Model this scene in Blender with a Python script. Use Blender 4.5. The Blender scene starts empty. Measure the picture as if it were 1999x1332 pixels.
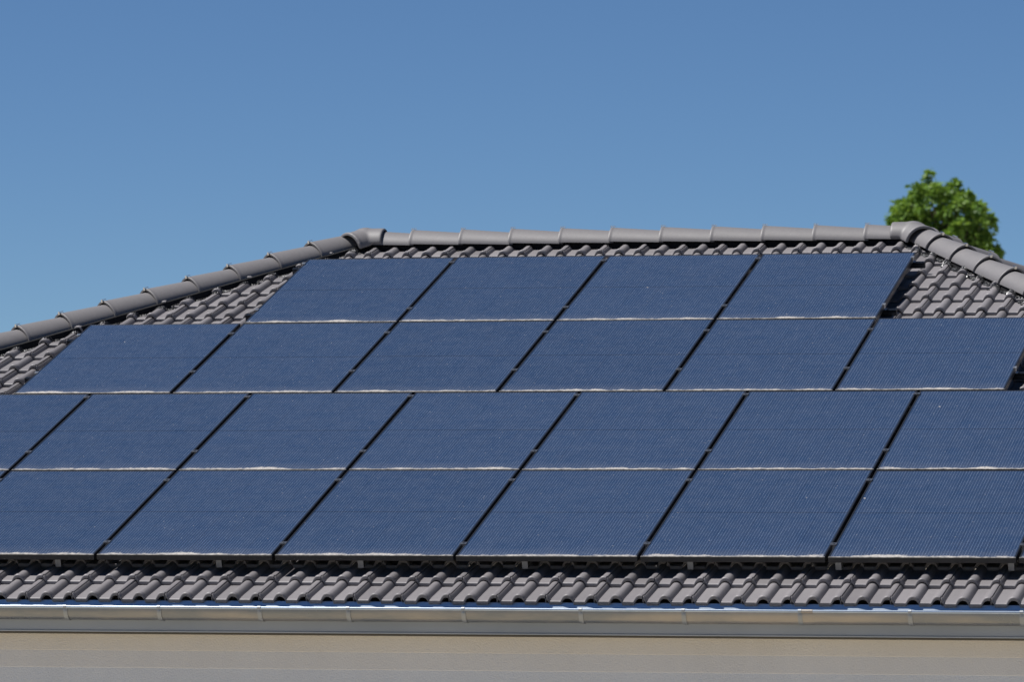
import bpy, bmesh, math, random
import numpy as np
from mathutils import Matrix, Vector
random.seed(7); rng = np.random.default_rng(7)
SC = bpy.context.scene
COL = SC.collection
R = math.radians

# ------------------------------------------------------------------ camera
cd = bpy.data.cameras.new('camera'); cam = bpy.data.objects.new('camera', cd); COL.objects.link(cam)
cd.sensor_width = 36.0; cd.lens = 183.37; cd.clip_start = 0.5; cd.clip_end = 6000
cam.matrix_world = Matrix((
    (0.969620818485944, 0.006615889974363048, 0.2445234106552857, 12.175954380391639),
    (0.24461111933169047, -0.030033311815487795, -0.9691560248384617, -30.813831186213623),
    (0.0009320182100751029, 0.999527003227647, -0.030739244636381557, 3.3336805378153542),
    (0, 0, 0, 1)))
cd.dof.use_dof = True; cd.dof.focus_distance = 33.5; cd.dof.aperture_fstop = 5.6
SC.camera = cam

# ------------------------------------------------------------------ sky + sun
SUN = Vector((-0.54, -0.16, 0.98)).normalized()          # direction towards the sun
elev = math.asin(SUN.z); azim = math.atan2(SUN.x, SUN.y)  # from +Y, clockwise seen from above
w = bpy.data.worlds.new('World'); SC.world = w; w.use_nodes = True
nt = w.node_tree; nt.nodes.clear()
out = nt.nodes.new('ShaderNodeOutputWorld'); bg = nt.nodes.new('ShaderNodeBackground')
sky = nt.nodes.new('ShaderNodeTexSky'); sky.sky_type = 'NISHITA'; sky.sun_disc = False
sky.sun_elevation = elev; sky.sun_rotation = azim
sky.altitude = 5600; sky.air_density = 1.0; sky.dust_density = 0.0; sky.ozone_density = 8.0
bg.inputs['Strength'].default_value = 0.06
tint = nt.nodes.new('ShaderNodeMix'); tint.data_type = 'RGBA'; tint.blend_type = 'MULTIPLY'   # clean cyan-blue air, the same in every direction
tint.inputs[0].default_value = 1.0; tint.inputs[7].default_value = (0.925, 0.96, 0.93, 1.0)
nt.links.new(sky.outputs[0], tint.inputs[6]); nt.links.new(tint.outputs[2], bg.inputs['Color']); nt.links.new(bg.outputs[0], out.inputs['Surface'])
ld = bpy.data.lights.new('sun', 'SUN'); ld.energy = 5.0; ld.angle = R(0.5); ld.color = (1.0, 0.975, 0.94)
sun = bpy.data.objects.new('sun', ld); COL.objects.link(sun)
sun.rotation_euler = (-SUN).to_track_quat('-Z', 'Y').to_euler()
sun.location = (-20, -6, 40)
SC.view_settings.view_transform = 'Standard'; SC.view_settings.look = 'None'
SC.view_settings.exposure = 0.45; SC.view_settings.gamma = 1.0

# ------------------------------------------------------------------ helpers
def tag(o, label=None, cat=None, group=None, kind=None):
    if label: o['label'] = label
    if cat: o['category'] = cat
    if group: o['group'] = group
    if kind: o['kind'] = kind
    return o
def empty(name, loc=(0, 0, 0), rot=(0, 0, 0)):
    o = bpy.data.objects.new(name, None); COL.objects.link(o)
    o.location = loc; o.rotation_euler = rot; o.empty_display_size = 0.2
    return o
def link(name, me, mats, parent=None, loc=None):
    for m in (mats if isinstance(mats, (list, tuple)) else [mats]):
        me.materials.append(m)
    o = bpy.data.objects.new(name, me); COL.objects.link(o)
    if parent is not None: o.parent = parent
    if loc is not None: o.location = loc
    return o
class MB:
    """collects quads / boxes / sweeps of one mesh"""
    def __init__(s): s.v = []; s.f = []; s.m = []
    def add(s, vs, fs, mi=0):
        b = len(s.v); s.v += [tuple(x) for x in vs]
        for f in fs: s.f.append(tuple(i + b for i in f)); s.m.append(mi)
    def box(s, x0, x1, y0, y1, z0, z1, mi=0, M=None):
        vs = [Vector((x, y, z)) for x in (x0, x1) for y in (y0, y1) for z in (z0, z1)]
        if M is not None: vs = [M @ q for q in vs]
        s.add(vs, [(0, 1, 3, 2), (4, 6, 7, 5), (0, 4, 5, 1), (2, 3, 7, 6), (0, 2, 6, 4), (1, 5, 7, 3)], mi)
    def sweep(s, prof, x0, x1, mi=0, caps=True, n=1):
        """closed (y,z) profile swept along x"""
        k = len(prof); vs = []
        for i in range(n + 1):
            x = x0 + (x1 - x0) * i / n
            vs += [(x, p[0], p[1]) for p in prof]
        fs = []
        for i in range(n):
            for j in range(k):
                a = i * k + j; b = i * k + (j + 1) % k
                fs.append((a, b, b + k, a + k))
        if caps: fs += [tuple(range(k))[::-1], tuple(range(n * k, n * k + k))]
        s.add(vs, fs, mi)
    def tube(s, pts, rad, n=8, mi=0):
        pts = [Vector(p) for p in pts]; vs = []; fs = []
        for i, p in enumerate(pts):
            d = (pts[min(i + 1, len(pts) - 1)] - pts[max(i - 1, 0)]).normalized()
            a = d.orthogonal().normalized() if i == 0 else (a - d * a.dot(d)).normalized()
            b = d.cross(a); r = rad[i] if isinstance(rad, (list, tuple)) else rad
            vs += [p + (a * math.cos(6.28319 * k / n) + b * math.sin(6.28319 * k / n)) * r for k in range(n)]
        for i in range(len(pts) - 1):
            for k in range(n):
                fs.append((i * n + k, i * n + (k + 1) % n, (i + 1) * n + (k + 1) % n, (i + 1) * n + k))
        fs += [tuple(range(n))[::-1], tuple(range((len(pts) - 1) * n, len(pts) * n))]
        s.add(vs, fs, mi)
    def mesh(s, name, off=(0, 0, 0), smooth=None):
        me = bpy.data.meshes.new(name)
        me.from_pydata([(a - off[0], b - off[1], c - off[2]) for a, b, c in s.v], [], s.f)
        me.polygons.foreach_set('material_index', s.m)
        bm = bmesh.new(); bm.from_mesh(me); bmesh.ops.recalc_face_normals(bm, faces=bm.faces); bm.to_mesh(me); bm.free()
        if smooth is not None:
            me.polygons.foreach_set('use_smooth', [True] * len(me.polygons)); me.set_sharp_from_angle(angle=R(smooth))
        me.update(); return me

# ------------------------------------------------------------------ materials
class NT:
    def __init__(s, name):
        s.mat = bpy.data.materials.new(name); s.mat.use_nodes = True
        s.t = s.mat.node_tree; s.b = s.t.nodes['Principled BSDF']
    def n(s, typ, **kw):
        x = s.t.nodes.new(typ)
        for k, v in kw.items(): setattr(x, k, v)
        return x
    def l(s, a, b): s.t.links.new(a, b)
    def val(s, sock, v):
        if hasattr(v, 'is_linked') or isinstance(v, bpy.types.NodeSocket): s.l(v, sock)
        else: sock.default_value = v
    def math(s, op, a, b=0.0, c=None, clamp=False):
        x = s.n('ShaderNodeMath', operation=op); x.use_clamp = clamp
        s.val(x.inputs[0], a); s.val(x.inputs[1], b)
        if c is not None: s.val(x.inputs[2], c)
        return x.outputs[0]
    def mix(s, f, a, b):
        x = s.n('ShaderNodeMix', data_type='RGBA')
        s.val(x.inputs[0], f); s.val(x.inputs[6], a); s.val(x.inputs[7], b)
        return x.outputs[2]
    def noise(s, scale, detail=3, vec=None, rough=0.55):
        x = s.n('ShaderNodeTexNoise'); x.inputs['Scale'].default_value = scale
        x.inputs['Detail'].default_value = detail; x.inputs['Roughness'].default_value = rough
        if vec is not None: s.l(vec, x.inputs['Vector'])
        return x.outputs['Fac']
    def ramp(s, f, a, b, lo=0.0, hi=1.0):
        x = s.n('ShaderNodeMapRange'); s.val(x.inputs['Value'], f)
        x.inputs['From Min'].default_value = a; x.inputs['From Max'].default_value = b
        x.inputs['To Min'].default_value = lo; x.inputs['To Max'].default_value = hi
        return x.outputs['Result']
    def obj(s, scale=None):
        tc = s.n('ShaderNodeTexCoord').outputs['Object']
        if scale is None: return tc
        m = s.n('ShaderNodeMapping'); m.inputs['Scale'].default_value = scale; s.l(tc, m.inputs['Vector'])
        return m.outputs['Vector']
    def bump(s, h, strength, dist):
        x = s.n('ShaderNodeBump'); x.inputs['Strength'].default_value = strength; x.inputs['Distance'].default_value = dist
        s.l(h, x.inputs['Height']); s.l(x.outputs[0], s.b.inputs['Normal'])
    def set(s, **kw):
        for k, v in kw.items(): s.val(s.b.inputs[k.replace('_', ' ')], v)
        return s.mat
def c4(r, g, b): return (r, g, b, 1.0)

def tile_material(name, base, spread, rough):
    m = NT(name)
    at = m.n('ShaderNodeAttribute', attribute_name='tile_tone').outputs['Fac']
    tc = m.obj()
    n1 = m.noise(1.7, 5, tc); n2 = m.noise(38.0, 4, tc); n3 = m.noise(420.0, 2, tc)
    tone = m.math('ADD', m.math('MULTIPLY', m.ramp(at, 0, 1, -1, 1), spread), 1.0)
    tone = m.math('MULTIPLY', tone, m.ramp(n1, 0.3, 0.7, 0.94, 1.06))
    tone = m.math('MULTIPLY', tone, m.ramp(n2, 0.3, 0.7, 0.96, 1.04))
    tone = m.math('MULTIPLY', tone, m.ramp(n3, 0.3, 0.7, 0.88, 1.12))
    col = m.n('ShaderNodeVectorMath', operation='SCALE'); col.inputs[0].default_value = base; m.l(tone, col.inputs['Scale'])
    # pale lichen specks
    vo = m.n('ShaderNodeTexVoronoi'); vo.inputs['Scale'].default_value = 30.0; m.l(tc, vo.inputs['Vector'])
    speck = m.math('MULTIPLY', m.ramp(vo.outputs['Distance'], 0.10, 0.06), m.ramp(m.noise(6.0, 2, tc), 0.58, 0.64))
    speck = m.math('MULTIPLY', speck, 0.55, clamp=True)
    c = m.mix(speck, col.outputs[0], c4(0.30, 0.29, 0.27))
    m.bump(n3, 0.2, 0.0012)
    return m.set(Base_Color=c, Roughness=m.ramp(n1, 0.3, 0.7, rough - 0.03, rough + 0.04), Specular_IOR_Level=0.5)
M_TILE = tile_material('concrete_roof_tile', (0.178, 0.167, 0.173), 0.13, 0.46)
M_RIDGE = tile_material('ridge_tile_concrete', (0.162, 0.154, 0.158), 0.06, 0.52)

m = NT('aged_zinc'); tc = m.obj((0.35, 1, 1.6)); n1 = m.noise(4.0, 5, tc); n2 = m.noise(30, 3, m.obj())
M_ZINC = m.set(Base_Color=m.mix(m.ramp(n1, 0.38, 0.62), c4(0.22, 0.228, 0.235), c4(0.37, 0.335, 0.295)), Metallic=0.9,
               Roughness=m.math('ADD', m.ramp(n1, 0.3, 0.7, 0.28, 0.42), m.ramp(n2, 0.3, 0.7, -0.04, 0.05)))
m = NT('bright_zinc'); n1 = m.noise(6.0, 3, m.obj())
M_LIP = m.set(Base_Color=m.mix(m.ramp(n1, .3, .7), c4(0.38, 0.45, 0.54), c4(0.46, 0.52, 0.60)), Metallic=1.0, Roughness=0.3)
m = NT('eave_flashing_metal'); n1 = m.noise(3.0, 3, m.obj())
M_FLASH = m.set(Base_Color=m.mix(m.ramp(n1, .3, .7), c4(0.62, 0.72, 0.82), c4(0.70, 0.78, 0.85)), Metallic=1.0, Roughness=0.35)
m = NT('raw_aluminium'); n1 = m.noise(60, 2, m.obj((0.1, 1, 1)))
M_ALU = m.set(Base_Color=c4(0.66, 0.67, 0.68), Metallic=1.0, Roughness=m.ramp(n1, .3, .7, .26, .4))
m = NT('black_anodised_rail'); M_RAIL = m.set(Base_Color=c4(0.05, 0.055, 0.065), Metallic=0.8, Roughness=0.3)
m = NT('hook_steel'); M_HOOK = m.set(Base_Color=c4(0.30, 0.31, 0.32), Metallic=0.85, Roughness=0.5)
m = NT('bracket_zinc'); M_BRK = m.set(Base_Color=c4(0.31, 0.325, 0.34), Metallic=0.85, Roughness=0.45)
m = NT('black_clamp'); M_CLAMP = m.set(Base_Color=c4(0.24, 0.25, 0.27), Metallic=0.9, Roughness=0.33)
m = NT('black_roll'); n1 = m.noise(90, 3, m.obj())
M_ROLL = m.set(Base_Color=m.mix(m.ramp(n1, .4, .65), c4(0.004, 0.004, 0.005), c4(0.012, 0.012, 0.014)), Roughness=0.8, Specular_IOR_Level=0.2)
m = NT('pleated_aluminium_apron'); n1 = m.noise(60, 3, m.obj())
M_PLEAT = m.set(Base_Color=m.mix(m.ramp(n1, .48, .68), c4(0.012, 0.012, 0.014), c4(0.32, 0.32, 0.32)), Metallic=0.5, Roughness=0.4)

m = NT('shaded_pleated_apron'); n1 = m.noise(45, 3, m.obj())
M_PLEAT_SHADE = m.set(Base_Color=m.mix(m.ramp(n1, .60, .70), c4(0.006, 0.006, 0.008), c4(0.30, 0.30, 0.31)), Metallic=0.4, Roughness=0.5)  # darker copy of the pleated apron, left hip's shadow painted into its colour

m = NT('black_anodised_frame'); tc = m.obj(); sep = m.n('ShaderNodeSeparateXYZ'); m.l(tc, sep.inputs[0])
geo = m.n('ShaderNodeNewGeometry'); nz = m.n('ShaderNodeSeparateXYZ'); m.l(m.n('ShaderNodeTexCoord').outputs['Normal'], nz.inputs[0])
dn = m.noise(25, 4, tc)
dust = m.math('MULTIPLY', m.ramp(sep.outputs['Y'], 0.012, 0.009), m.ramp(nz.outputs['Z'], 0.6, 0.8))
dust = m.math('MULTIPLY', dust, m.ramp(dn, 0.35, 0.65, 0.12, 0.85), clamp=True)
streak = m.noise(1.0, 4, m.obj((70, 4, 6)))
side = m.ramp(streak, 0.35, 0.8, 0.0, 0.05)
basec = m.mix(side, c4(0.010, 0.011, 0.014), c4(0.16, 0.17, 0.18))
M_FRAME = m.set(Base_Color=m.mix(dust, basec, c4(0.50, 0.47, 0.43)), Roughness=0.33, Specular_IOR_Level=0.5)

m = NT('solar_glass'); tc = m.obj(); sep = m.n('ShaderNodeSeparateXYZ'); m.l(tc, sep.inputs[0]); X, Y = sep.outputs['X'], sep.outputs['Y']
oi = m.n('ShaderNodeObjectInfo').outputs['Random']
shift = m.n('ShaderNodeVectorMath', operation='ADD'); m.l(tc, shift.inputs[0])
cmb = m.n('ShaderNodeCombineXYZ'); m.l(m.math('MULTIPLY', oi, 91.0), cmb.inputs[0]); m.l(m.math('MULTIPLY', oi, 57.0), cmb.inputs[1])
m.l(cmb.outputs[0], shift.inputs[1]); tcr = shift.outputs[0]
def sc(v, s):
    mp = m.n('ShaderNodeMapping'); mp.inputs['Scale'].default_value = s; m.l(v, mp.inputs['Vector']); return mp.outputs['Vector']
PITCH = 0.0184
ph = m.math('ABSOLUTE', m.math('SUBTRACT', m.math('FRACT', m.math('DIVIDE', X, PITCH)), 0.5))
wire = m.ramp(ph, 0.042, 0.026)
dash = m.ramp(m.noise(1.0, 2, sc(tcr, (54.3, 9, 1))), 0.34, 0.66, 0.45, 1.0)
wire = m.math('MULTIPLY', m.math('MULTIPLY', wire, dash), 0.50, clamp=True)
cellY = m.math('ABSOLUTE', m.math('SUBTRACT', m.math('FRACT', m.math('DIVIDE', m.math('ADD', Y, 0.0455), 0.0945)), 0.5))
gapY = m.ramp(cellY, 0.025, 0.012)
mid = m.ramp(m.math('ABSOLUTE', m.math('SUBTRACT', Y, 0.861)), 0.009, 0.006)
cellX = m.math('ABSOLUTE', m.math('SUBTRACT', m.math('FRACT', m.math('DIVIDE', m.math('ADD', X, 0.0755), 0.1845)), 0.5))
gapX = m.ramp(cellX, 0.010, 0.006)
gaps = m.math('MAXIMUM', m.math('MAXIMUM', m.math('MULTIPLY', gapY, 0.40), m.math('MULTIPLY', mid, 0.55)), m.math('MULTIPLY', gapX, 0.4), clamp=True)
tone = m.math('ADD', m.ramp(m.noise(2.2, 4, tcr), 0.3, 0.7, 0.0, 0.5), m.math('MULTIPLY', oi, 0.6), clamp=True)
cell = m.mix(tone, c4(0.0165, 0.034, 0.076), c4(0.0220, 0.042, 0.090))
cell = m.mix(gaps, cell, c4(0.004, 0.006, 0.012))
cell = m.mix(wire, cell, c4(0.40, 0.49, 0.64))
# dry dust film, a ragged dirt line along the lower frame, and a few droppings
film = m.ramp(m.noise(7.0, 6, tcr, 0.7), 0.35, 0.75, 0.00, 0.035)
nrag = m.noise(1.0, 5, sc(tcr, (26, 60, 1)), 0.75)
nlow = m.noise(1.0, 2, sc(tcr, (3, 0, 1)))
edge = m.math('SUBTRACT', Y, m.math('MULTIPLY', m.math('ADD', m.math('MULTIPLY', m.ramp(nrag, .3, .7), 0.040), m.math('MULTIPLY', m.ramp(nlow, .35, .65, -.25, 1.0), 0.042)), 1.0))
endf = m.math('MULTIPLY', m.ramp(X, 0.01, 0.10), m.ramp(X, 1.124, 1.05))
dirt = m.math('MULTIPLY', m.ramp(edge, 0.006, -0.020), m.ramp(endf, 0, 1, 0.35, 1.0))
dirt = m.math('MULTIPLY', dirt, m.ramp(m.noise(90, 3, tcr), 0.3, 0.6, 0.40, 0.95))
soft = m.math('MULTIPLY', m.ramp(Y, 0.16, 0.03, 0.0, 0.10), nrag)
vo = m.n('ShaderNodeTexVoronoi'); vo.inputs['Scale'].default_value = 5.0; m.l(tcr, vo.inputs['Vector'])
vsep = m.n('ShaderNodeSeparateColor'); m.l(vo.outputs['Color'], vsep.inputs[0])
spot = m.math('MULTIPLY', m.ramp(vo.outputs['Distance'], 0.040, 0.025), m.math('GREATER_THAN', vsep.outputs[0], 0.92))
vo2 = m.n('ShaderNodeTexVoronoi'); vo2.inputs['Scale'].default_value = 24.0; m.l(tcr, vo2.inputs['Vector'])
vs2 = m.n('ShaderNodeSeparateColor'); m.l(vo2.outputs['Color'], vs2.inputs[0])
spot2 = m.math('MULTIPLY', m.ramp(vo2.outputs['Distance'], 0.10, 0.05), m.math('GREATER_THAN', vs2.outputs[1], 0.86))
cover = m.math('MAXIMUM', m.math('MAXIMUM', dirt, m.math('ADD', film, soft)), m.math('MAXIMUM', spot, m.math('MULTIPLY', spot2, 0.5)), clamp=True)
col = m.mix(cover, cell, c4(0.47, 0.435, 0.39))
M_GLASS = m.set(Base_Color=col, Roughness=m.ramp(cover, 0, 0.6, 0.14, 0.9), Specular_IOR_Level=m.ramp(cover, 0.1, 0.7, 0.95, 0.1), IOR=1.5)
m = NT('panel_backsheet'); M_BACK = m.set(Base_Color=c4(0.01, 0.01, 0.012), Roughness=0.6)

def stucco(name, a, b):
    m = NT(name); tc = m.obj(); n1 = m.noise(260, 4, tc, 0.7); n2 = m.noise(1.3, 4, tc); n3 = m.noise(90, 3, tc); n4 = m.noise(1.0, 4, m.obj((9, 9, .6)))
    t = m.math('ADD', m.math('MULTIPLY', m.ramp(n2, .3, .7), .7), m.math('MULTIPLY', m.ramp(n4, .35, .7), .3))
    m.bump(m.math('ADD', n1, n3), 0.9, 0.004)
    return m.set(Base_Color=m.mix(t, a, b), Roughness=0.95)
M_BAND1 = stucco('stucco_warm_bounce', c4(0.75, 0.70, 0.62), c4(0.81, 0.76, 0.68))  # warm ground bounce under the eave painted into the top band's beige
M_BAND2 = stucco('stucco_mid_bounce', c4(0.70, 0.685, 0.66), c4(0.76, 0.745, 0.72))  # middle step of the painted warm-to-cool light
M_WALL = stucco('stucco_cool_skylight', c4(0.66, 0.68, 0.705), c4(0.72, 0.74, 0.765))  # cool skylight on the lower wall painted into its blue-grey
m = NT('painted_fascia'); n1 = m.noise(2, 3, m.obj()); n2 = m.noise(120, 2, m.obj())
M_FASCIA = m.set(Base_Color=m.mix(m.ramp(n1, .3, .7), c4(0.30, 0.33, 0.365), c4(0.345, 0.375, 0.41)), Roughness=0.5)
m.bump(n2, 0.2, 0.001)
m = NT('soffit_shadow_line'); M_SOFFIT = m.set(Base_Color=c4(0.10, 0.085, 0.06), Roughness=0.8)  # dark brown paints the shadow gap below the fascia onto the soffit board
m = NT('dry_ground'); tc = m.obj(); n1 = m.noise(0.15, 6, tc); n2 = m.noise(3.0, 5, tc)
M_GROUND = m.set(Base_Color=m.mix(m.ramp(m.math('ADD', m.math('MULTIPLY', n1, .7), m.math('MULTIPLY', n2, .3)), .38, .6), c4(0.30, 0.26, 0.20), c4(0.41, 0.365, 0.29)), Roughness=1.0)
m.bump(n2, 0.5, 0.05)

# ------------------------------------------------------------------ roof geometry
SL = R(18.0); CS, SN = math.cos(SL), math.sin(SL); Z0 = 3.0
def P(u, v, h): return Vector((u, v * CS - h * SN, v * SN + h * CS + Z0))
V0, GAUGE, TW, SHEAR, UANCH = -0.470, 0.3292, 0.2992, 0.0105, 1.405
HFLAT = -0.137; VR = 7.755; UL, UR, KL, KR = 1.27, 5.65, 1.415, 1.42
APL, APR = P(UL, VR, HFLAT), P(UR, VR, HFLAT)
CNL, CNR = P(UL - (VR - V0) / KL, V0, HFLAT), P(UR + (VR - V0) / KR, V0, HFLAT)
YM = APL.y; ZE = CNL.z; ZA = APL.z
def mir(p): return Vector((p.x, 2 * YM - p.y, p.z))

PT = np.array([0.0, 0.025, 0.055, 0.070, 0.0755, 0.082, 0.091, 0.1015, 0.112, 0.1205, 0.1265, 0.1272, 0.1315, 0.1322, 0.1345, 0.1475])
def roll_h(x, seam):
    t = np.clip((x - 0.112) / 0.038, -1, 1)
    z = 0.034 * (1 - np.abs(t) ** 2.3) ** 0.85
    if seam: z = np.where((x > 0.127) & (x < 0.132), z - 0.020, np.where((x >= 0.132) & (x < 0.146), np.where(x < 0.135, 0.0235, z), z))
    return z
def tile_surface(u, v, seam_pad=0.0):
    """height h of the front slope's tile surface (no seams)"""
    k = math.floor((v - V0) / GAUGE); fr = (v - V0) / GAUGE - k
    x = (u - SHEAR * (v - V0) - (UANCH - 0.112)) % (TW / 2)
    return -0.125 - 0.024 * fr + float(roll_h(np.array([x]), False)[0])

def tile_slope(u0, u1, rows, seam_of, coarse=False, front=True):
    """one slope of tiles in (u,v,h); returns verts, faces, tone per face"""
    half = TW / 2
    j0 = math.floor((u0 - UANCH) / half); j1 = math.ceil((u1 - UANCH) / half)
    pts = PT if not coarse else PT[[0, 3, 5, 8, 11, 14]]
    V = []; F = []; T = []; base = 0
    tones = {}; jit = {}
    for k in range(rows):
        v0 = V0 + k * GAUGE
        us = []; hs = []; tid = []; rollm = []
        for j in range(j0, j1):
            sm = seam_of(k, j, UANCH + j * half) and not coarse
            tile_i = (j + (0 if seam_of(k, j, UANCH + j * half) else 1)) // 2
            us.append(UANCH - 0.112 + j * half + pts); hs.append(roll_h(pts, sm))
            t = np.full(len(pts), tile_i)
            if seam_of(k, j, UANCH + j * half): t = np.where(pts > 0.13, tile_i + 1, tile_i)
            tid.append(t); rollm.append((np.abs((pts - 0.112) / 0.038) < 1.0) * 1.0)
        us = np.concatenate(us); hs = np.concatenate(hs); tid = np.concatenate(tid); rm = np.concatenate(rollm)
        for t in np.unique(tid):
            tones[(k, t)] = rng.random(); jit[(k, t)] = rng.normal(0, 1, 3)
        dh = np.array([jit[(k, t)][0] for t in tid]) * 0.0011; dv = np.array([jit[(k, t)][1] for t in tid]) * 0.0022
        tl = np.array([jit[(k, t)][2] for t in tid]) * 0.0010
        bul = 0.0065 * rm
        st = [(0.006, -0.026, 1, 0), (0.0, -0.021, 1, 0), (0.0, -0.0075, 1, 1), (0.0022, -0.0026, 1, 1), (0.007, 0, 1, 1),
              (0.030, 0, 1, 1), (0.048, 0, 0.0, 1), (GAUGE + 0.035, 0, 0, 1)]
        if coarse: st = [(0.0, -0.024, 1, 0), (0.0, -0.002, 0, 1), (GAUGE + 0.03, 0, 0, 1)]
        if k == 0 and not coarse: st = [(0.16, -0.024, 1, 0)] + st
        n = len(us); idx = []
        for (sv, off, bf, top) in st:
            vv = v0 + sv + dv
            hh = -0.125 - 0.024 * sv / GAUGE + hs + off + bul * (bf if not coarse else 0) + dh + tl * (sv / GAUGE)
            uu = us + SHEAR * (vv - V0)
            V.append(np.stack([uu, vv, hh], 1)); idx.append(base + np.arange(n)); base += n
        tn = np.array([tones[(k, t)] for t in tid])
        for a in range(len(st) - 1):
            A, B = idx[a], idx[a + 1]
            F.append(np.stack([A[:-1], A[1:], B[1:], B[:-1]], 1)); T.append(tn[:-1])
    return np.concatenate(V), np.concatenate(F), np.concatenate(T)

def cut_mesh(name, V, F, T, planes, off, sharp=40):
    """planes: (co, no) keep the side the normal points to"""
    keep = np.ones(len(V), bool)
    for co, no in planes: keep &= ((V - np.array(co)) @ np.array(no)) > -0.5
    fk = keep[F].any(1); F = F[fk]; T = T[fk]
    used = np.unique(F); remap = -np.ones(len(V), int); remap[used] = np.arange(len(used)); V = V[used]; F = remap[F]
    me = bpy.data.meshes.new(name); me.from_pydata((V - np.array(off)).tolist(), [], F.tolist())
    at = me.attributes.new('tile_tone', 'FLOAT', 'FACE'); at.data.foreach_set('value', T.astype(np.float32))
    bm = bmesh.new(); bm.from_mesh(me)
    for co, no in planes:
        bmesh.ops.bisect_plane(bm, geom=bm.verts[:] + bm.edges[:] + bm.faces[:], dist=1e-5,
                               plane_co=Vector(co) - Vector(off), plane_no=Vector(no), clear_inner=True)
    bm.to_mesh(me); bm.free()
    me.polygons.foreach_set('use_smooth', [True] * len(me.polygons)); me.set_sharp_from_angle(angle=R(sharp)); me.update()
    return me

HOME = ((CNL.x + CNR.x) / 2, YM, 0.0)
house = empty('house', HOME)
tag(house, 'house with a dark brown-grey tiled hipped roof, zinc gutter and pale stucco wall', 'house')
def hpart(name, mb, mats, smooth=None, parent=None): return link(name, mb.mesh(name, HOME, smooth), mats, parent or house)

def hv(n):  # horizontal unit normal
    n = Vector((n[0], n[1], 0)); return n.normalized()
dL = (CNL - APL); dR = (CNR - APR)
nL = hv((-dL.y, dL.x)); nR = hv((dR.y, -dR.x))          # horizontal normals of hip planes, made to point into the front slope
if nL.dot(Vector((3, 2, 0)) - CNL) < 0: nL = -nL
if nR.dot(Vector((3, 2, 0)) - CNR) < 0: nR = -nR
ROWS = 26
seam_alt = lambda k, j, u: (j + ((k if u < 3.6 else (k == 18)) if k > 3 else 0)) % 2 == 0
Vf, Ff, Tf = tile_slope(CNL.x - 0.3, CNR.x + 0.3, ROWS, seam_alt)
Wf = np.stack([Vf[:, 0], Vf[:, 1] * CS - Vf[:, 2] * SN, Vf[:, 1] * SN + Vf[:, 2] * CS + Z0], 1)
GAPC = 0.055; GAPL = 0.115
mesh_f = cut_mesh('roof', Wf, Ff, Tf, [(APL + nL * GAPL, nL), (APR + nR * GAPC, nR), ((0, YM - GAPC, 0), (0, -1, 0))], HOME)
roof = link('roof', mesh_f, M_TILE, house)
# the three slopes that face away, same tiles in coarser form
def other_slope(O, U, Vd, N, length, rows, planes):
    V, F, T = tile_slope(-0.3, length + 0.3, rows, lambda k, j, u: j % 2 == 0, coarse=True)
    V = V.copy(); V[:, 1] -= V0; V[:, 2] -= HFLAT
    W = np.array(O) + V[:, :1] * np.array(U) + V[:, 1:2] * np.array(Vd) + V[:, 2:] * np.array(N)
    return cut_mesh('roof_slope', W, F, T, planes, HOME, 60)
qR = math.atan2(ZA - ZE, CNR.x - APR.x); qL = math.atan2(ZA - ZE, APL.x - CNL.x)
mnR = Vector((nR.x, -nR.y, 0)); mnL = Vector((nL.x, -nL.y, 0))
span = 2 * (YM - CNL.y)
sl_r = other_slope(CNR, (0, 1, 0), (-math.cos(qR), 0, math.sin(qR)), (math.sin(qR), 0, math.cos(qR)), span, 21,
                   [(APR - nR * GAPC, -nR), (APR - mnR * GAPC, -mnR)])
sl_l = other_slope(mir(CNL), (0, -1, 0), (math.cos(qL), 0, math.sin(qL)), (-math.sin(qL), 0, math.cos(qL)), span, 21,
                   [(APL - nL * GAPC, -nL), (APL - mnL * GAPC, -mnL)])
sl_b = other_slope(mir(CNR), (-1, 0, 0), (0, -CS, SN), (0, SN, CS), CNR.x - CNL.x, 26,
                   [(APL + mnL * GAPC, mnL), (APR + mnR * GAPC, mnR), ((0, YM + GAPC, 0), (0, 1, 0))])
for me in (sl_r, sl_l, sl_b): link('roof_slope', me, M_TILE, roof)

# ---- ridge and hip tiles
def ridge_tile_mesh(name, L=0.425, w0=0.129, w1=0.114, h0=0.114, h1=0.094):
    n = 20; rings = []
    def ring(x, w, h, t):
        o = []
        for i in range(n + 1):
            a = math.pi * i / n
            c, s_ = math.cos(a), math.sin(a)
            o.append((x, -w * (abs(c) ** 1.2) * (1 if c > 0 else -1), h * (max(s_, 0.0) ** 1.2) - 0.004))
        return o
    xs = [(0.0, .0005), (0.002, .0022), (0.008, .0030), (0.015, .0026), (0.020, .0012), (0.026, .0002), (0.034, 0), (0.2, 0), (L, 0)]
    vs = []; fs = []; N = n + 1
    outer = [ring(x, w0 + (w1 - w0) * x / L + b, h0 + (h1 - h0) * x / L + b, 0) for x, b in xs]
    inner = [ring(x, w0 + (w1 - w0) * x / L - 0.012, h0 + (h1 - h0) * x / L - 0.012, 0) for x in (L, 0.0)]
    for r_ in outer + inner: vs += r_
    K = len(outer) + 2
    for i in range(K):
        a, b = i * N, ((i + 1) % K) * N
        for j in range(n): fs.append((a + j, a + j + 1, b + j + 1, b + j))
    for j in (0, n): fs.append(tuple(i * N + j for i in range(K)))
    mb = MB(); mb.add(vs, fs)
    # small metal fixing clip over the lip at the crown
    mb.box(-0.006, 0.030, -0.009, 0.009, h0 + 0.003, h0 + 0.0075, 1); mb.box(-0.008, -0.0055, -0.009, 0.009, h0 - 0.014, h0 + 0.0075, 1)
    return mb.mesh(name, smooth=35)
ME_RT = ridge_tile_mesh('ridge_tile')
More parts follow.
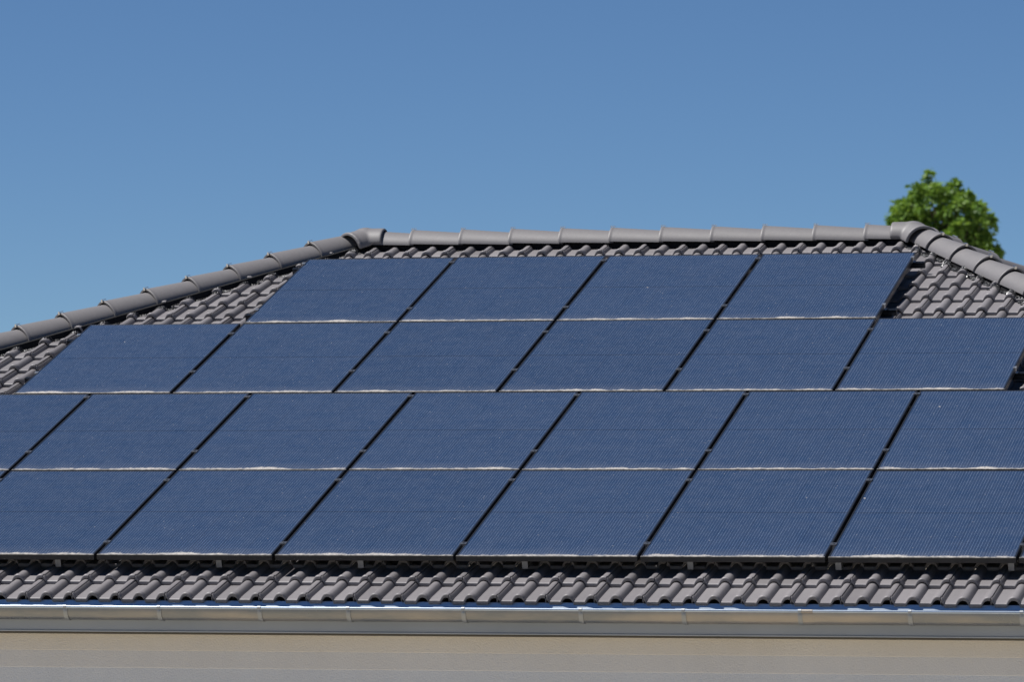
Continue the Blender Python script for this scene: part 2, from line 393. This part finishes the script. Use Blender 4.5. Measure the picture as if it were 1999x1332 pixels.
ME_RT.materials.append(M_RIDGE); ME_RT.materials.append(M_ALU)
def put_tile(name, start, d, lift=0.022, tilt=0.023):
    d = d.normalized(); side = Vector((0, 0, 1)).cross(d).normalized(); up = d.cross(side)
    o = bpy.data.objects.new(name, ME_RT); COL.objects.link(o); o.parent = roof
    q = Matrix((d, side, up)).transposed().to_4x4()
    pos = Vector(start) + up * lift - Vector(HOME)
    o.matrix_local = Matrix.Translation(pos) @ q @ Matrix.Rotation(tilt + random.gauss(0, .003), 4, 'Y') @ Matrix.Rotation(random.gauss(0, .006), 4, 'Z') @ Matrix.Rotation(random.gauss(0, .01), 4, 'X')
    return o
for i in range(11): put_tile('ridge_tile', (1.36 + 0.3885 * i, YM, ZA), Vector((1, 0, 0)))
def hip_run(ap, cn, first, n):
    d = (ap - cn); L = d.length; d.normalize()
    for i in range(n):
        s_ = first + 0.392 * i
        if s_ > L - 0.02: break
        put_tile('hip_tile', ap - d * s_, d)
HL = (CNL - APL).length; HR = (CNR - APR).length
hip_run(APL, CNL, 0.391, 99); hip_run(APR, CNR, 0.352, 99)
hip_run(mir(APL), mir(CNL), 0.391, 99); hip_run(mir(APR), mir(CNR), 0.352, 99)

# ---- three-way caps where the hips meet the ridge
def cap_mesh(arms, name):
    def solid(dw, dh, extra, drop):
        mb = MB(); n = 24
        for d, L in arms:
            bead = 0.0 if abs(d.z) < 1e-6 else 1.0
            d = d.normalized(); side = Vector((0, 0, 1)).cross(d).normalized(); up = d.cross(side)
            vs = []; secs = [(-0.03, 0, 0), (L * .55, 0, 0), (L - 0.028, 0, .0), (L - 0.022, .008, .008), (L - 0.004, .008, .008), (L + extra, .004, .004)] if extra == 0 else [(-0.03, 0, 0), (L + extra, 0, 0)]
            for x, b, hb in secs:
                w_, h_ = 0.136 + dw + b * bead, 0.123 + dh + hb * bead
                ring = [d * x + side * (-w_ * math.cos(math.pi * i / n)) + up * (h_ * math.sin(math.pi * i / n)) for i in range(n + 1)]
                ring += [d * x + side * w_ - up * drop, d * x - side * w_ - up * drop]
                vs += ring
            N = n + 3; fs = []
            for i in range(len(secs) - 1):
                for j in range(N): fs.append((i * N + j, i * N + (j + 1) % N, (i + 1) * N + (j + 1) % N, (i + 1) * N + j))
            fs += [tuple(range(N))[::-1], tuple(range((len(secs) - 1) * N, len(secs) * N))]
            mb.add(vs, fs)
        # centre dome
        vs = []; fs = []; nu, nv = 28, 10
        for a in range(nv + 1):
            for b in range(nu):
                th = math.pi / 2 * a / nv; ph_ = 2 * math.pi * b / nu
                r_ = (0.137 + dw) * math.cos(th) + 1e-4
                vs.append((r_ * math.cos(ph_), r_ * math.sin(ph_), (0.130 + dh) * math.sin(th)))
        for b in range(nu):
            th = 0; ph_ = 2 * math.pi * b / nu
            vs.append(((0.137 + dw) * math.cos(ph_), (0.137 + dw) * math.sin(ph_), -drop))
        for a in range(nv):
            for b in range(nu): fs.append((a * nu + b, a * nu + (b + 1) % nu, (a + 1) * nu + (b + 1) % nu, (a + 1) * nu + b))
        for b in range(nu): fs.append(((nv + 1) * nu + b, (nv + 1) * nu + (b + 1) % nu, (b + 1) % nu, b))
        fs.append(tuple((nv + 1) * nu + b for b in range(nu))); fs.append(tuple(nv * nu + b for b in range(nu))[::-1])
        mb.add(vs, fs)
        return mb.mesh('tmp')
    def remeshed(me, vox, sm):
        o = bpy.data.objects.new('tmp', me); COL.objects.link(o)
        r_ = o.modifiers.new('r', 'REMESH'); r_.mode = 'VOXEL'; r_.voxel_size = vox
        s_ = o.modifiers.new('s', 'SMOOTH'); s_.factor = 0.5; s_.iterations = sm
        return o
    a = remeshed(solid(0, 0, 0, 0.004), 0.0055, 30); b = remeshed(solid(-0.014, -0.014, 0.03, 0.05), 0.007, 5)
    bo = a.modifiers.new('b', 'BOOLEAN'); bo.operation = 'DIFFERENCE'; bo.object = b; bo.solver = 'FAST'
    bpy.context.view_layer.update()
    me = bpy.data.meshes.new_from_object(a.evaluated_get(bpy.context.evaluated_depsgraph_get()))
    me.name = name
    for o in (a, b):
        mm = o.data; bpy.data.objects.remove(o); bpy.data.meshes.remove(mm)
    me.polygons.foreach_set('use_smooth', [True] * len(me.polygons)); me.set_sharp_from_angle(angle=R(50))
    me.materials.clear(); me.materials.append(M_RIDGE)
    return me
for ap, cn, rd, sh in ((APL, CNL, Vector((1, 0, 0)), 0.11), (APR, CNR, Vector((-1, 0, 0)), -0.05)):
    dh = cn - ap
    me = cap_mesh([(rd, 0.155), (dh, 0.165), (Vector((dh.x, -dh.y, dh.z)), 0.165)], 'ridge_cap')
    o = bpy.data.objects.new('ridge_cap', me); COL.objects.link(o); o.parent = roof
    o.location = ap + Vector((sh, 0, 0.024)) - Vector(HOME)

# ---- ventilation roll under ridge and hips: black side wall + pleated apron lying on the tiles
def vent_strip(name, a, b, into, front=True, plane=None, apron=None, d0=0.0, wid=1.0):
    apron = apron or M_PLEAT
    d = (b - a); L = d.length; d.normalize(); n = int(L / 0.011)
    side = Vector((into.x, into.y, 0)).normalized()
    vs = []; mats = []; fs = []; ds = [0.05, 0.118, 0.128, 0.136, 0.152, 0.170, 0.184]; ds = [x - d0 for x in ds]; ds = ds[:4] + [ds[3] + (x - ds[3]) * wid for x in ds[4:]]
    for i in range(n + 1):
        p = a + d * (L * i / n); crk = (1 if i % 2 else -1)
        wob = 0.010 * math.sin(i * 0.11) + 0.006 * random.gauss(0, 1)
        for k, dd in enumerate(ds):
            q = p + side * (dd + (wob if k >= 5 else 0))
            if k < 3: z = p.z + (0.018, 0.014, -0.030)[k]
            else:
                u = q.x; 
                if front:
                    # find v on the front slope under q, lie on the tile surface
                    v = (q.y + HFLAT * SN) / CS
                    h = tile_surface(u, v); v = (q.y + h * SN) / CS; h = tile_surface(u, v)
                    z = P(u, v, h).z + (0.009, 0.006, 0.004, 0.003)[k - 3] + crk * (0.0, 0.0035, 0.004, 0.003)[k - 3] + random.gauss(0, .0012)
                else: z = p.z - plane * dd + 0.03 + crk * 0.003
            vs.append((q.x, q.y, z))
    K = len(ds); mb = MB()
    mb.add(vs, [(i * K + k, i * K + k + 1, (i + 1) * K + k + 1, (i + 1) * K + k) for i in range(n) for k in range(3)], 0)
    mb.add([], [], 0)
    for i in range(n):
        for k in range(3, K - 1): mb.f.append((i * K + k, i * K + k + 1, (i + 1) * K + k + 1, (i + 1) * K + k)); mb.m.append(1)
    return hpart(name, mb, [M_ROLL, apron], None, roof)
vent_strip('ridge_vent_roll', APL, APR, Vector((0, -1, 0)), apron=M_ROLL, d0=0.036, wid=0.15)
vent_strip('ridge_vent_roll', APL, CNL + (CNL - APL).normalized() * -0.1, nL, apron=M_PLEAT_SHADE, d0=-0.046, wid=0.45)
vent_strip('ridge_vent_roll', APR, CNR + (CNR - APR).normalized() * -0.1, nR, d0=0.016)
vent_strip('ridge_vent_roll', APR, CNR, -nR, False, 0.30); vent_strip('ridge_vent_roll', APL, CNL, -nL, False, 0.30)

# ---- eave: flashing, gutter, fascia, wall
YN = -0.400; XL, XR = CNL.x - 0.05, CNR.x + 0.05
mb = MB()
prof = [(YN + 0.12, 2.7265), (YN + 0.012, 2.7245), (YN - 0.020, 2.652), (YN - 0.018, 2.651), (YN + 0.014, 2.7225), (YN + 0.12, 2.7245)]
mb.sweep(prof, XL, XR, n=40); hpart('eave_flashing', mb, M_FLASH, 40)
# half-round gutter with a rolled front lip
GY, GZ, GR = YN - 0.028, 2.668, 0.064
mb = MB(); op = []; inn = []
for i in range(25):
    a = math.pi * (1 + i / 24); op.append((GY + GR * math.cos(a), GZ + GR * math.sin(a)))
prof = [(GY - GR, GZ + 0.012)] + op + [(GY + GR, GZ + 0.045), (GY + GR - 0.0015, GZ + 0.045)]
for i in range(24, -1, -1):
    a = math.pi * (1 + i / 24); inn.append((GY + (GR - .0015) * math.cos(a), GZ + (GR - .0015) * math.sin(a)))
prof += inn + [(GY - GR + .0015, GZ + 0.012)]
mb.sweep(prof, XL, XR, 0, True, 60)
gutter = hpart('gutter', mb, M_ZINC, 40)
LY, LZ, LR = GY - GR - 0.0085, 2.6845, 0.0105
mb = MB(); mb.sweep([(LY + LR * math.cos(2 * math.pi * i / 16), LZ + LR * math.sin(2 * math.pi * i / 16)) for i in range(16)], XL, XR, 0, True, 60)
hpart('gutter_lip', mb, M_LIP, 40, gutter)
# soldered overlap sleeves
for xs in (-1.7, 6.36):
    mb = MB()
    pr = [(GY + (GR + .002) * math.cos(math.pi * (1 + i / 24)), GZ + (GR + .002) * math.sin(math.pi * (1 + i / 24))) for i in range(25)]
    pr = pr + [(GY + (GR + .0003) * math.cos(math.pi * (1 + i / 24)), GZ + (GR + .0003) * math.sin(math.pi * (1 + i / 24))) for i in range(24, -1, -1)]
    mb.sweep(pr, xs - 0.07, xs, 0)
    mb.sweep([(LY + (LR + .0015) * math.cos(2 * math.pi * i / 16), LZ + (LR + .0015) * math.sin(2 * math.pi * i / 16)) for i in range(16)], xs - .07, xs, 0)
    hpart('gutter_joint', mb, M_ZINC, 40, gutter)
# brackets: strap round the front, spring tab folded over the lip
mb = MB(); r0, r1 = GR + 0.001, GR + 0.0045
arc = [(GY + r1 * math.cos(math.pi * (1 + i / 20 * 0.93)), GZ + r1 * math.sin(math.pi * (1 + i / 20 * 0.93))) for i in range(21)]
ar2 = [(GY + r0 * math.cos(math.pi * (1 + i / 20 * 0.93)), GZ + r0 * math.sin(math.pi * (1 + i / 20 * 0.93))) for i in range(20, -1, -1)]
mb.sweep([(GY - r1, GZ + 0.014)] + arc + ar2 + [(GY - r0, GZ + 0.014)], -0.0135, 0.0135)
tab = [(LY + (LR + .0035) * math.cos(t), LZ + (LR + .0035) * math.sin(t)) for t in [math.pi * (0.1 + 1.05 * i / 10) for i in range(11)]]
tb2 = [(LY + (LR + .0012) * math.cos(t), LZ + (LR + .0012) * math.sin(t)) for t in [math.pi * (0.1 + 1.05 * i / 10) for i in range(10, -1, -1)]]
mb.sweep(tab + tb2, -0.010, 0.010)
mb.tube([(0.0, GY - r1 - 0.001, GZ - 0.004), (0.0, GY - r1 - 0.004, GZ - 0.004)], 0.006, 10)
ME_BR = mb.mesh('gutter_bracket', smooth=40); ME_BR.materials.append(M_BRK)
bx = [-3.9, -3.2, -2.6, -1.95, -1.3, -0.65, -0.02, 0.49, 1.10, 1.708, 2.31, 2.949, 3.508, 4.227, 4.951, 5.579, 6.282, 6.94, 7.601, 8.26, 8.9, 9.55, 10.2, 10.85]
for x in bx:
    o = bpy.data.objects.new('gutter_bracket', ME_BR); COL.objects.link(o); o.parent = gutter
    o.location = (x - HOME[0], -HOME[1], 0)
# fascia with rounded lower edge; soffit board; wall with two projecting plaster bands
FY = YN + 0.048
mb = MB(); mb.sweep([(FY, 2.715), (FY, 2.541), (FY - 0.005, 2.539), (FY - 0.007, 2.535), (FY - 0.005, 2.530), (FY, 2.529), (FY + 0.02, 2.529), (FY + 0.02, 2.715)], XL, XR, 0, True, 4)
hpart('fascia', mb, M_FASCIA, 30)
mb = MB(); mb.sweep([(FY + 0.008, 2.527), (FY + 0.008, 2.516), (YN + 0.34, 2.516), (YN + 0.34, 2.527)], XL, XR)
hpart('soffit', mb, M_SOFFIT)
WY = YN + 0.22
mb = MB()
x0, x1 = CNL.x + 0.25, CNR.x - 0.25; yb = 2 * YM - WY
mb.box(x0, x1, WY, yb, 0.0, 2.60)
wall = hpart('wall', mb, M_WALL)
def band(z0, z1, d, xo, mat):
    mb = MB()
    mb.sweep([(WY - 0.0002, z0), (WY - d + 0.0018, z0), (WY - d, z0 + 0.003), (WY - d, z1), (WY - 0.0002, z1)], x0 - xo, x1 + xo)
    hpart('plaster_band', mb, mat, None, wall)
band(2.4105, 2.515, 0.0036, .006, M_BAND1); band(2.304, 2.4102, 0.0022, .003, M_BAND2)  # band colours carry the painted warm-to-cool light down the wall
# boarded eaves on the three sides away from the camera
mb = MB()
mb.box(CNL.x, CNL.x + 0.03, FY + 0.03, 2 * YM - FY, 2.53, 2.70); mb.box(CNR.x - 0.03, CNR.x, FY + 0.03, 2 * YM - FY, 2.53, 2.70)
mb.box(CNL.x + 0.04, CNR.x - 0.04, 2 * YM - FY - 0.03, 2 * YM - FY, 2.53, 2.70)
hpart('fascia', mb, M_FASCIA)

# ------------------------------------------------------------------ solar panels
PWID, PLEN, PU, PV = 1.134, 1.722, 1.154, 1.742
def panel_meshes():
    fr = MB(); W, L, T, lip, cv = PWID, PLEN, 0.035, 0.011, 0.0025
    o = [(0, 0), (W, 0), (W, L), (0, L)]
    def off(d): return [(d, d), (W - d, d), (W - d, L - d), (d, L - d)]
    rings = [(off(0.0), -T), (off(0.0), -cv), (off(cv), 0.0), (off(lip - 0.0008), 0.0), (off(lip), -0.0008), (off(lip), -0.004), (off(lip), -T + 0.002), (off(0.03), -T + 0.002), (off(0.03), -T)]
    vs = []
    for rg, z in rings: vs += [(x, y, z) for x, y in rg]
    fs = []
    for i in range(len(rings)):
        a, b = i * 4, ((i + 1) % len(rings)) * 4
        for j in range(4): fs.append((a + j, a + (j + 1) % 4, b + (j + 1) % 4, b + j))
    fr.add(vs, fs)
    gl = MB(); e = lip + 0.0003; gl.box(e, W - e, e, L - e, -0.0055, -0.0018)
    bs = MB(); bs.box(0.012, W - 0.012, 0.012, L - 0.012, -0.0105, -0.0060); bs.box(W / 2 - .05, W / 2 + .05, L - .22, L - .12, -0.027, -0.0105)
    return fr.mesh('frame'), gl.mesh('glass'), bs.mesh('backsheet')
ME_FR, ME_GL, ME_BS = panel_meshes()
for me, mt in ((ME_FR, M_FRAME), (ME_GL, M_GLASS), (ME_BS, M_BACK)): me.materials.append(mt)
ORD = ['leftmost', 'second from the left', 'third from the left', 'fourth from the left', 'fifth from the left', 'sixth from the left', 'seventh from the left', 'rightmost']
ROWN = {3: 'top row of four', 2: 'second row from the top, six panels', 1: 'third row from the top', 0: 'bottom row above the gutter'}
def panel(row, u, label):
    p = P(u * PU + 0.010 + random.gauss(0, .0008), row * PV + random.gauss(0, .0008), random.gauss(0, .0005))
    r_ = empty('solar_panel', p, (SL + random.gauss(0, .0006), random.gauss(0, .0005), random.gauss(0, .0003)))
    tag(r_, label, 'solar panel', 'black framed solar panels in four rows on the tiled roof')
    for nm, me in (('frame', ME_FR), ('glass', ME_GL), ('backsheet', ME_BS)):
        o = bpy.data.objects.new(nm, me); COL.objects.link(o); o.parent = r_
    return r_
L3 = ['black solar panel at the left end of the top row, nearest the left hip',
      'black solar panel second from the left in the top row of four',
      'black solar panel third from the left in the top row of four',
      'black solar panel at the right end of the top row, beside shaded bare tiles']
L2 = ['black solar panel at the left end of the second row of six',
      'black solar panel second from the left in the second row of six',
      'black solar panel third from the left in the second row of six',
      'black solar panel fourth from the left in the second row of six',
      'black solar panel fifth from the left in the second row of six',
      'black solar panel at the right end of the second row of six']
L1 = ['dusty solar panel cut by the left photo edge in the third row from the top'] + \
     ['black solar panel %s in the third row from the top' % o for o in ('second from the left', 'third from the left', 'fourth from the left', 'fifth from the left', 'sixth from the left')] + \
     ['black solar panel cut by the right photo edge in the third row from the top']
L0 = ['solar panel showing only a tiny corner at the far left of the bottom row',
      'first large solar panel of the bottom row, cut by the left photo edge'] + \
     ['%s large black solar panel of the bottom row above the gutter' % o for o in ('second', 'third', 'fourth', 'fifth')] + \
     ['black solar panel, rightmost large one of the bottom row above the gutter',
      'thin visible sliver of a solar panel at the far right of the bottom row']
for i, lb in enumerate(L3): panel(3, 1 + i, lb)
for i, lb in enumerate(L2): panel(2, i, lb)
for i, lb in enumerate(L1): panel(1, i - 0.5, lb)
for i, lb in enumerate(L0): panel(0, i - 0.5, lb)

# ------------------------------------------------------------------ mounting rails with clamps and hooks
RH0, RH1 = -0.080, -0.0365
def rail_mesh(L):
    mb = MB()
    pr = [(-.019, RH0), (.019, RH0), (.019, RH1 - .012), (.013, RH1 - .009), (.019, RH1 - .006), (.019, RH1), (.006, RH1), (.006, RH1 - .010), (-.006, RH1 - .010), (-.006, RH1), (-.019, RH1), (-.019, RH1 - .006), (-.013, RH1 - .009), (-.019, RH1 - .012)]
    mb.sweep(pr, 0, L); mb.box(L, L + .0015, -.0195, .0195, RH0 - .0005, RH1 + .0005, 1); mb.box(-.0015, 0, -.0195, .0195, RH0 - .0005, RH1 + .0005, 1)
    return mb.mesh('rail_bar')
mb = MB()   # mid clamp: T head on both frames + bolt
mb.box(-.021, .021, -.021, .021, .0008, .0036); mb.box(-.0095, .0095, -.021, .021, -.036, .0008); mb.tube([(0, 0, .0036), (0, 0, .0095)], .0065, 6)
ME_MC = mb.mesh('mid_clamp'); ME_MC.materials.append(M_CLAMP)
mb = MB()   # end clamp: Z shape
mb.box(-.014, .010, -.021, .021, .0008, .0036); mb.box(.0015, .0045, -.021, .021, -.036, .0008); mb.box(.0045, .018, -.021, .021, -.036, -.033); mb.tube([(.003, 0, .0036), (.003, 0, .0095)], .0065, 6)
ME_EC = mb.mesh('end_clamp'); ME_EC.materials.append(M_ALU)
mb = MB()   # roof hook: plate in front of the rail, arm diving under the tile above
mb.box(-.018, .018, -.181, -.175, -.104, -.046); mb.box(-.018, .018, -.1748, .0938, -.104, -.098); mb.box(-.018, .018, .094, .10, -.150, -.098); mb.box(-.018, .018, -.026, -.0195, -.0978, -.046)
mb.tube([(0, -.026, -.060), (0, -.032, -.060)], .008, 6)
ME_HK = mb.mesh('roof_hook'); ME_HK.materials.append(M_HOOK)
def rail(row, off, ua, ub, ends, label, hooks):
    x0 = ua * PU - 0.075; L = (ub - ua) * PU + 0.15
    r_ = empty('mounting_rail', P(x0, row * PV + off, 0), (SL, 0, 0))
    tag(r_, label, 'mounting rail', 'aluminium rails under the solar panels')
    link('rail_bar', rail_mesh(L), [M_RAIL, M_BACK], r_)
    u = ua
    while u <= ub + .01:
        en = u == ua or u >= ub - .01
        me = ME_EC if en else ME_MC
        o = bpy.data.objects.new(me.name, me); COL.objects.link(o); o.parent = r_
        o.location = (u * PU - x0, random.gauss(0, .004), 0)
        if en:
            o.location.x = u * PU - x0 + (0.010 if u == ua else -0.010)
            if u == ua: o.rotation_euler = (0, 0, math.pi)
        u += 1.0
    for x in hooks:
        o = bpy.data.objects.new('roof_hook', ME_HK); COL.objects.link(o); o.parent = r_; o.location = (x - x0, 0, 0)
HK = [1.459, 2.509, 3.421, 4.462, 5.494, 6.404]
rail(3, .335, 1, 5, 1, 'lower rail of the top panel row, its end showing at the right over shaded tiles', [1.7, 2.6, 3.5, 4.4, 5.3])
rail(3, 1.585, 1, 5, 1, 'upper aluminium rail of the top panel row, its end jutting out near the ridge', [1.7, 2.6, 3.5, 4.4, 5.3])
rail(2, .500, 0, 6, 1, 'lower aluminium rail of the second panel row, its end showing at the right photo edge', [.5, 1.5, 2.5, 3.5, 4.5, 5.5, 6.4])
rail(2, 1.445, 0, 6, 1, 'upper aluminium rail of the second panel row, its end showing on the left tiles', [.5, 1.5, 2.5, 3.5, 4.5, 5.5, 6.4])
rail(1, .390, -.5, 6.5, 0, 'lower rail of the third panel row, seen as clamps above the bottom row', [.5, 1.5, 2.5, 3.5, 4.5, 5.5, 6.5])
rail(1, 1.640, -.5, 6.5, 0, 'upper rail of the third panel row, seen as clamps just below the second row', [.5, 1.5, 2.5, 3.5, 4.5, 5.5, 6.5])
rail(0, .245, -.5, 7.5, 0, 'lowest rail, grey hooks hanging below the bottom panel row', [-.4, .5] + HK + [7.45, 8.3])
rail(0, 1.515, -.5, 7.5, 0, 'upper rail of the bottom panel row, seen as clamps between panels', [.5, 1.5, 2.5, 3.5, 4.5, 5.5, 6.5, 7.5])

# ------------------------------------------------------------------ tree beyond the roof
TC = Vector((-2.45, 57.9, 0))
def tree():
    root = empty('tree', TC)
    tag(root, 'green leafy tree top showing behind the right end of the roof ridge', 'tree')
    rnd = random.Random(11)
    m = NT('bark'); n1 = m.noise(14, 4, m.obj((1, 1, .25)))
    mb_ = m.set(Base_Color=m.mix(m.ramp(n1, .3, .7), c4(.06, .045, .03), c4(.16, .13, .10)), Roughness=.9)
    tr = MB()
    tr.tube([(0.05, 0, 0), (0.0, .03, 1.4), (0.06, 0, 3.2), (0.0, .02, 5.2), (-.1, 0, 6.8), (-.25, 0, 8.2)], [.20, .16, .13, .10, .06, .02], 12)
    # silhouette control: height -> (left, right) of the crown, metres from the trunk
    prof = [(3.0, -.5, .5), (3.6, -1.0, 1.0), (4.6, -1.35, 1.25), (5.8, -1.4, 1.2), (6.8, -1.3, 1.0), (7.5, -1.2, .70), (8.0, -1.10, .78), (8.3, -1.0, .62), (8.5, -.82, .45), (8.7, -.62, .18), (8.85, -.48, .05)]
    def lr(z):
        for a, b in zip(prof, prof[1:]):
            if a[0] <= z <= b[0]:
                t = (z - a[0]) / (b[0] - a[0]); return a[1] + (b[1] - a[1]) * t, a[2] + (b[2] - a[2]) * t
        return None
    centres = []
    # lobes of the visible top: x, height, radius
    lobes = [(-.48, 8.66, .20), (-.76, 8.35, .27), (-.53, 8.20, .28), (-.18, 8.57, .22), (.06, 8.73, .11), (.07, 8.60, .12), (-.05, 8.26, .23), (.25, 8.44, .20), (.36, 8.57, .085), (.47, 8.30, .18),
             (.25, 7.99, .28), (.64, 8.13, .16), (.79, 8.17, .065), (.55, 7.82, .23), (.72, 7.64, .16), (.82, 7.51, .09), (.42, 7.55, .27), (-.43, 8.86, .085), (-.41, 8.98, .05), (-.95, 8.14, .20), (-.30, 7.90, .30),
             (.13, 8.80, .05), (.22, 8.62, .07), (-.62, 8.60, .10), (.58, 8.36, .07)]
    for lx, lz, lr_ in lobes:
        for yy in ((0.0,) if lr_ < .13 else (-.35, .05, .40)):
            c = Vector((lx * .93 + .01 + rnd.gauss(0, .02), yy + rnd.gauss(0, .08), lz))
            for q in range(max(2, int(170 * lr_ * lr_ * (1 if lr_ > .13 else 1.5)))):
                d = Vector((rnd.gauss(0, 1), rnd.gauss(0, 1), rnd.gauss(0, 1))).normalized()
                centres.append((c + d * max(0.0, lr_ * .94 - .055) * rnd.random() ** .4, min(.105, lr_ * .8), rnd.randint(15, 24)))
    tries = 0; n0 = len(centres)
    while len(centres) < n0 + 420 and tries < 20000:
        tries += 1
        z = rnd.uniform(3.1, 7.6); l, r_ = lr(z); c = (l + r_) / 2; hw = (r_ - l) / 2
        a = rnd.uniform(0, 6.283); q = rnd.random() ** .38
        centres.append((Vector((c + math.cos(a) * hw * q * .93, math.sin(a) * hw * q * .93, z)), rnd.uniform(.11, .17), rnd.randint(20, 30)))
    for p, _, _ in centres[::6]:
        z0 = max(2.2, p.z - abs(p.x) * .9 - .6); mid = Vector((p.x * .55, p.y * .55, (p.z + z0) / 2 + .08))
        tr.tube([(0, 0, z0), mid, p], [.035, .02, .006], 6)
    link('trunk', tr.mesh('trunk', smooth=50), mb_, root)
    V = []; F = []; T = []
    for p, rad, n in centres:
        tone = min(1, max(0, rnd.gauss(.5, .22)))
        axis = (Vector((p.x * .8, p.y * .8, .55)) + Vector((rnd.gauss(0, .3), rnd.gauss(0, .3), rnd.gauss(0, .2)))).normalized()
        for i in range(n):
            d = Vector((rnd.gauss(0, 1), rnd.gauss(0, 1), rnd.gauss(0, 1))).normalized()
            d = (d + axis * .75).normalized(); s0 = p + d * rad * rnd.uniform(.15, .95)
            L = rnd.uniform(.08, .14); Wd = L * rnd.uniform(.24, .33)
            sd = d.cross(Vector((rnd.gauss(0, 1), rnd.gauss(0, 1), rnd.gauss(0, 1)))).normalized(); up = d.cross(sd)
            tip = s0 + d * L - Vector((0, 0, L * .25)); b = len(V)
            mid_ = s0 + d * L * .5 - up * Wd * .35
            V += [s0, mid_ + sd * Wd + up * Wd * .35, tip, mid_ - sd * Wd + up * Wd * .35, mid_]
            F += [(b, b + 1, b + 4), (b + 1, b + 2, b + 4), (b + 2, b + 3, b + 4), (b + 3, b, b + 4)]
            T += [min(1, max(0, tone + rnd.gauss(0, .12)))] * 4
    # bare twig sticking out of the top
    tw = Vector((-.40, 0, 8.80)); b = len(V)
    for i in range(14):
        s0 = tw + Vector((.11 * i / 14, 0, .30 * i / 14)); sd = Vector((rnd.gauss(0, 1), rnd.gauss(0, 1), .6)).normalized(); L = .04
        q = Vector((.008, 0, -.004)); b = len(V); V += [s0, s0 + sd * L * .5 + q, s0 + sd * L, s0 + sd * L * .5 - q]
        F += [(b, b + 1, b + 2), (b, b + 2, b + 3)]; T += [.4, .4]
    me = bpy.data.meshes.new('crown'); me.from_pydata([tuple(v) for v in V], [], F)
    me.attributes.new('leaf_tone', 'FLOAT', 'FACE').data.foreach_set('value', T)
    m = NT('leaves'); at = m.n('ShaderNodeAttribute', attribute_name='leaf_tone').outputs['Fac']
    lc = m.mix(at, c4(.07, .15, .026), c4(.21, .345, .06))
    m.set(Base_Color=lc, Roughness=.45, Specular_IOR_Level=.35)
    tl = m.n('ShaderNodeBsdfTranslucent'); m.l(m.mix(at, c4(.12, .24, .025), c4(.34, .48, .06)), tl.inputs['Color'])
    mx = m.n('ShaderNodeMixShader'); mx.inputs[0].default_value = .34
    ou = m.t.nodes['Material Output']; m.l(m.b.outputs[0], mx.inputs[1]); m.l(tl.outputs[0], mx.inputs[2]); m.l(mx.outputs[0], ou.inputs['Surface'])
    link('crown', me, m.mat, root)
tree()

# ------------------------------------------------------------------ ground
me = bpy.data.meshes.new('ground'); me.from_pydata([(-2500, -2500, 0), (2500, -2500, 0), (2500, 2500, 0), (-2500, 2500, 0)], [], [(0, 1, 2, 3)])
tag(link('ground', me, M_GROUND), None, None, None, 'structure')
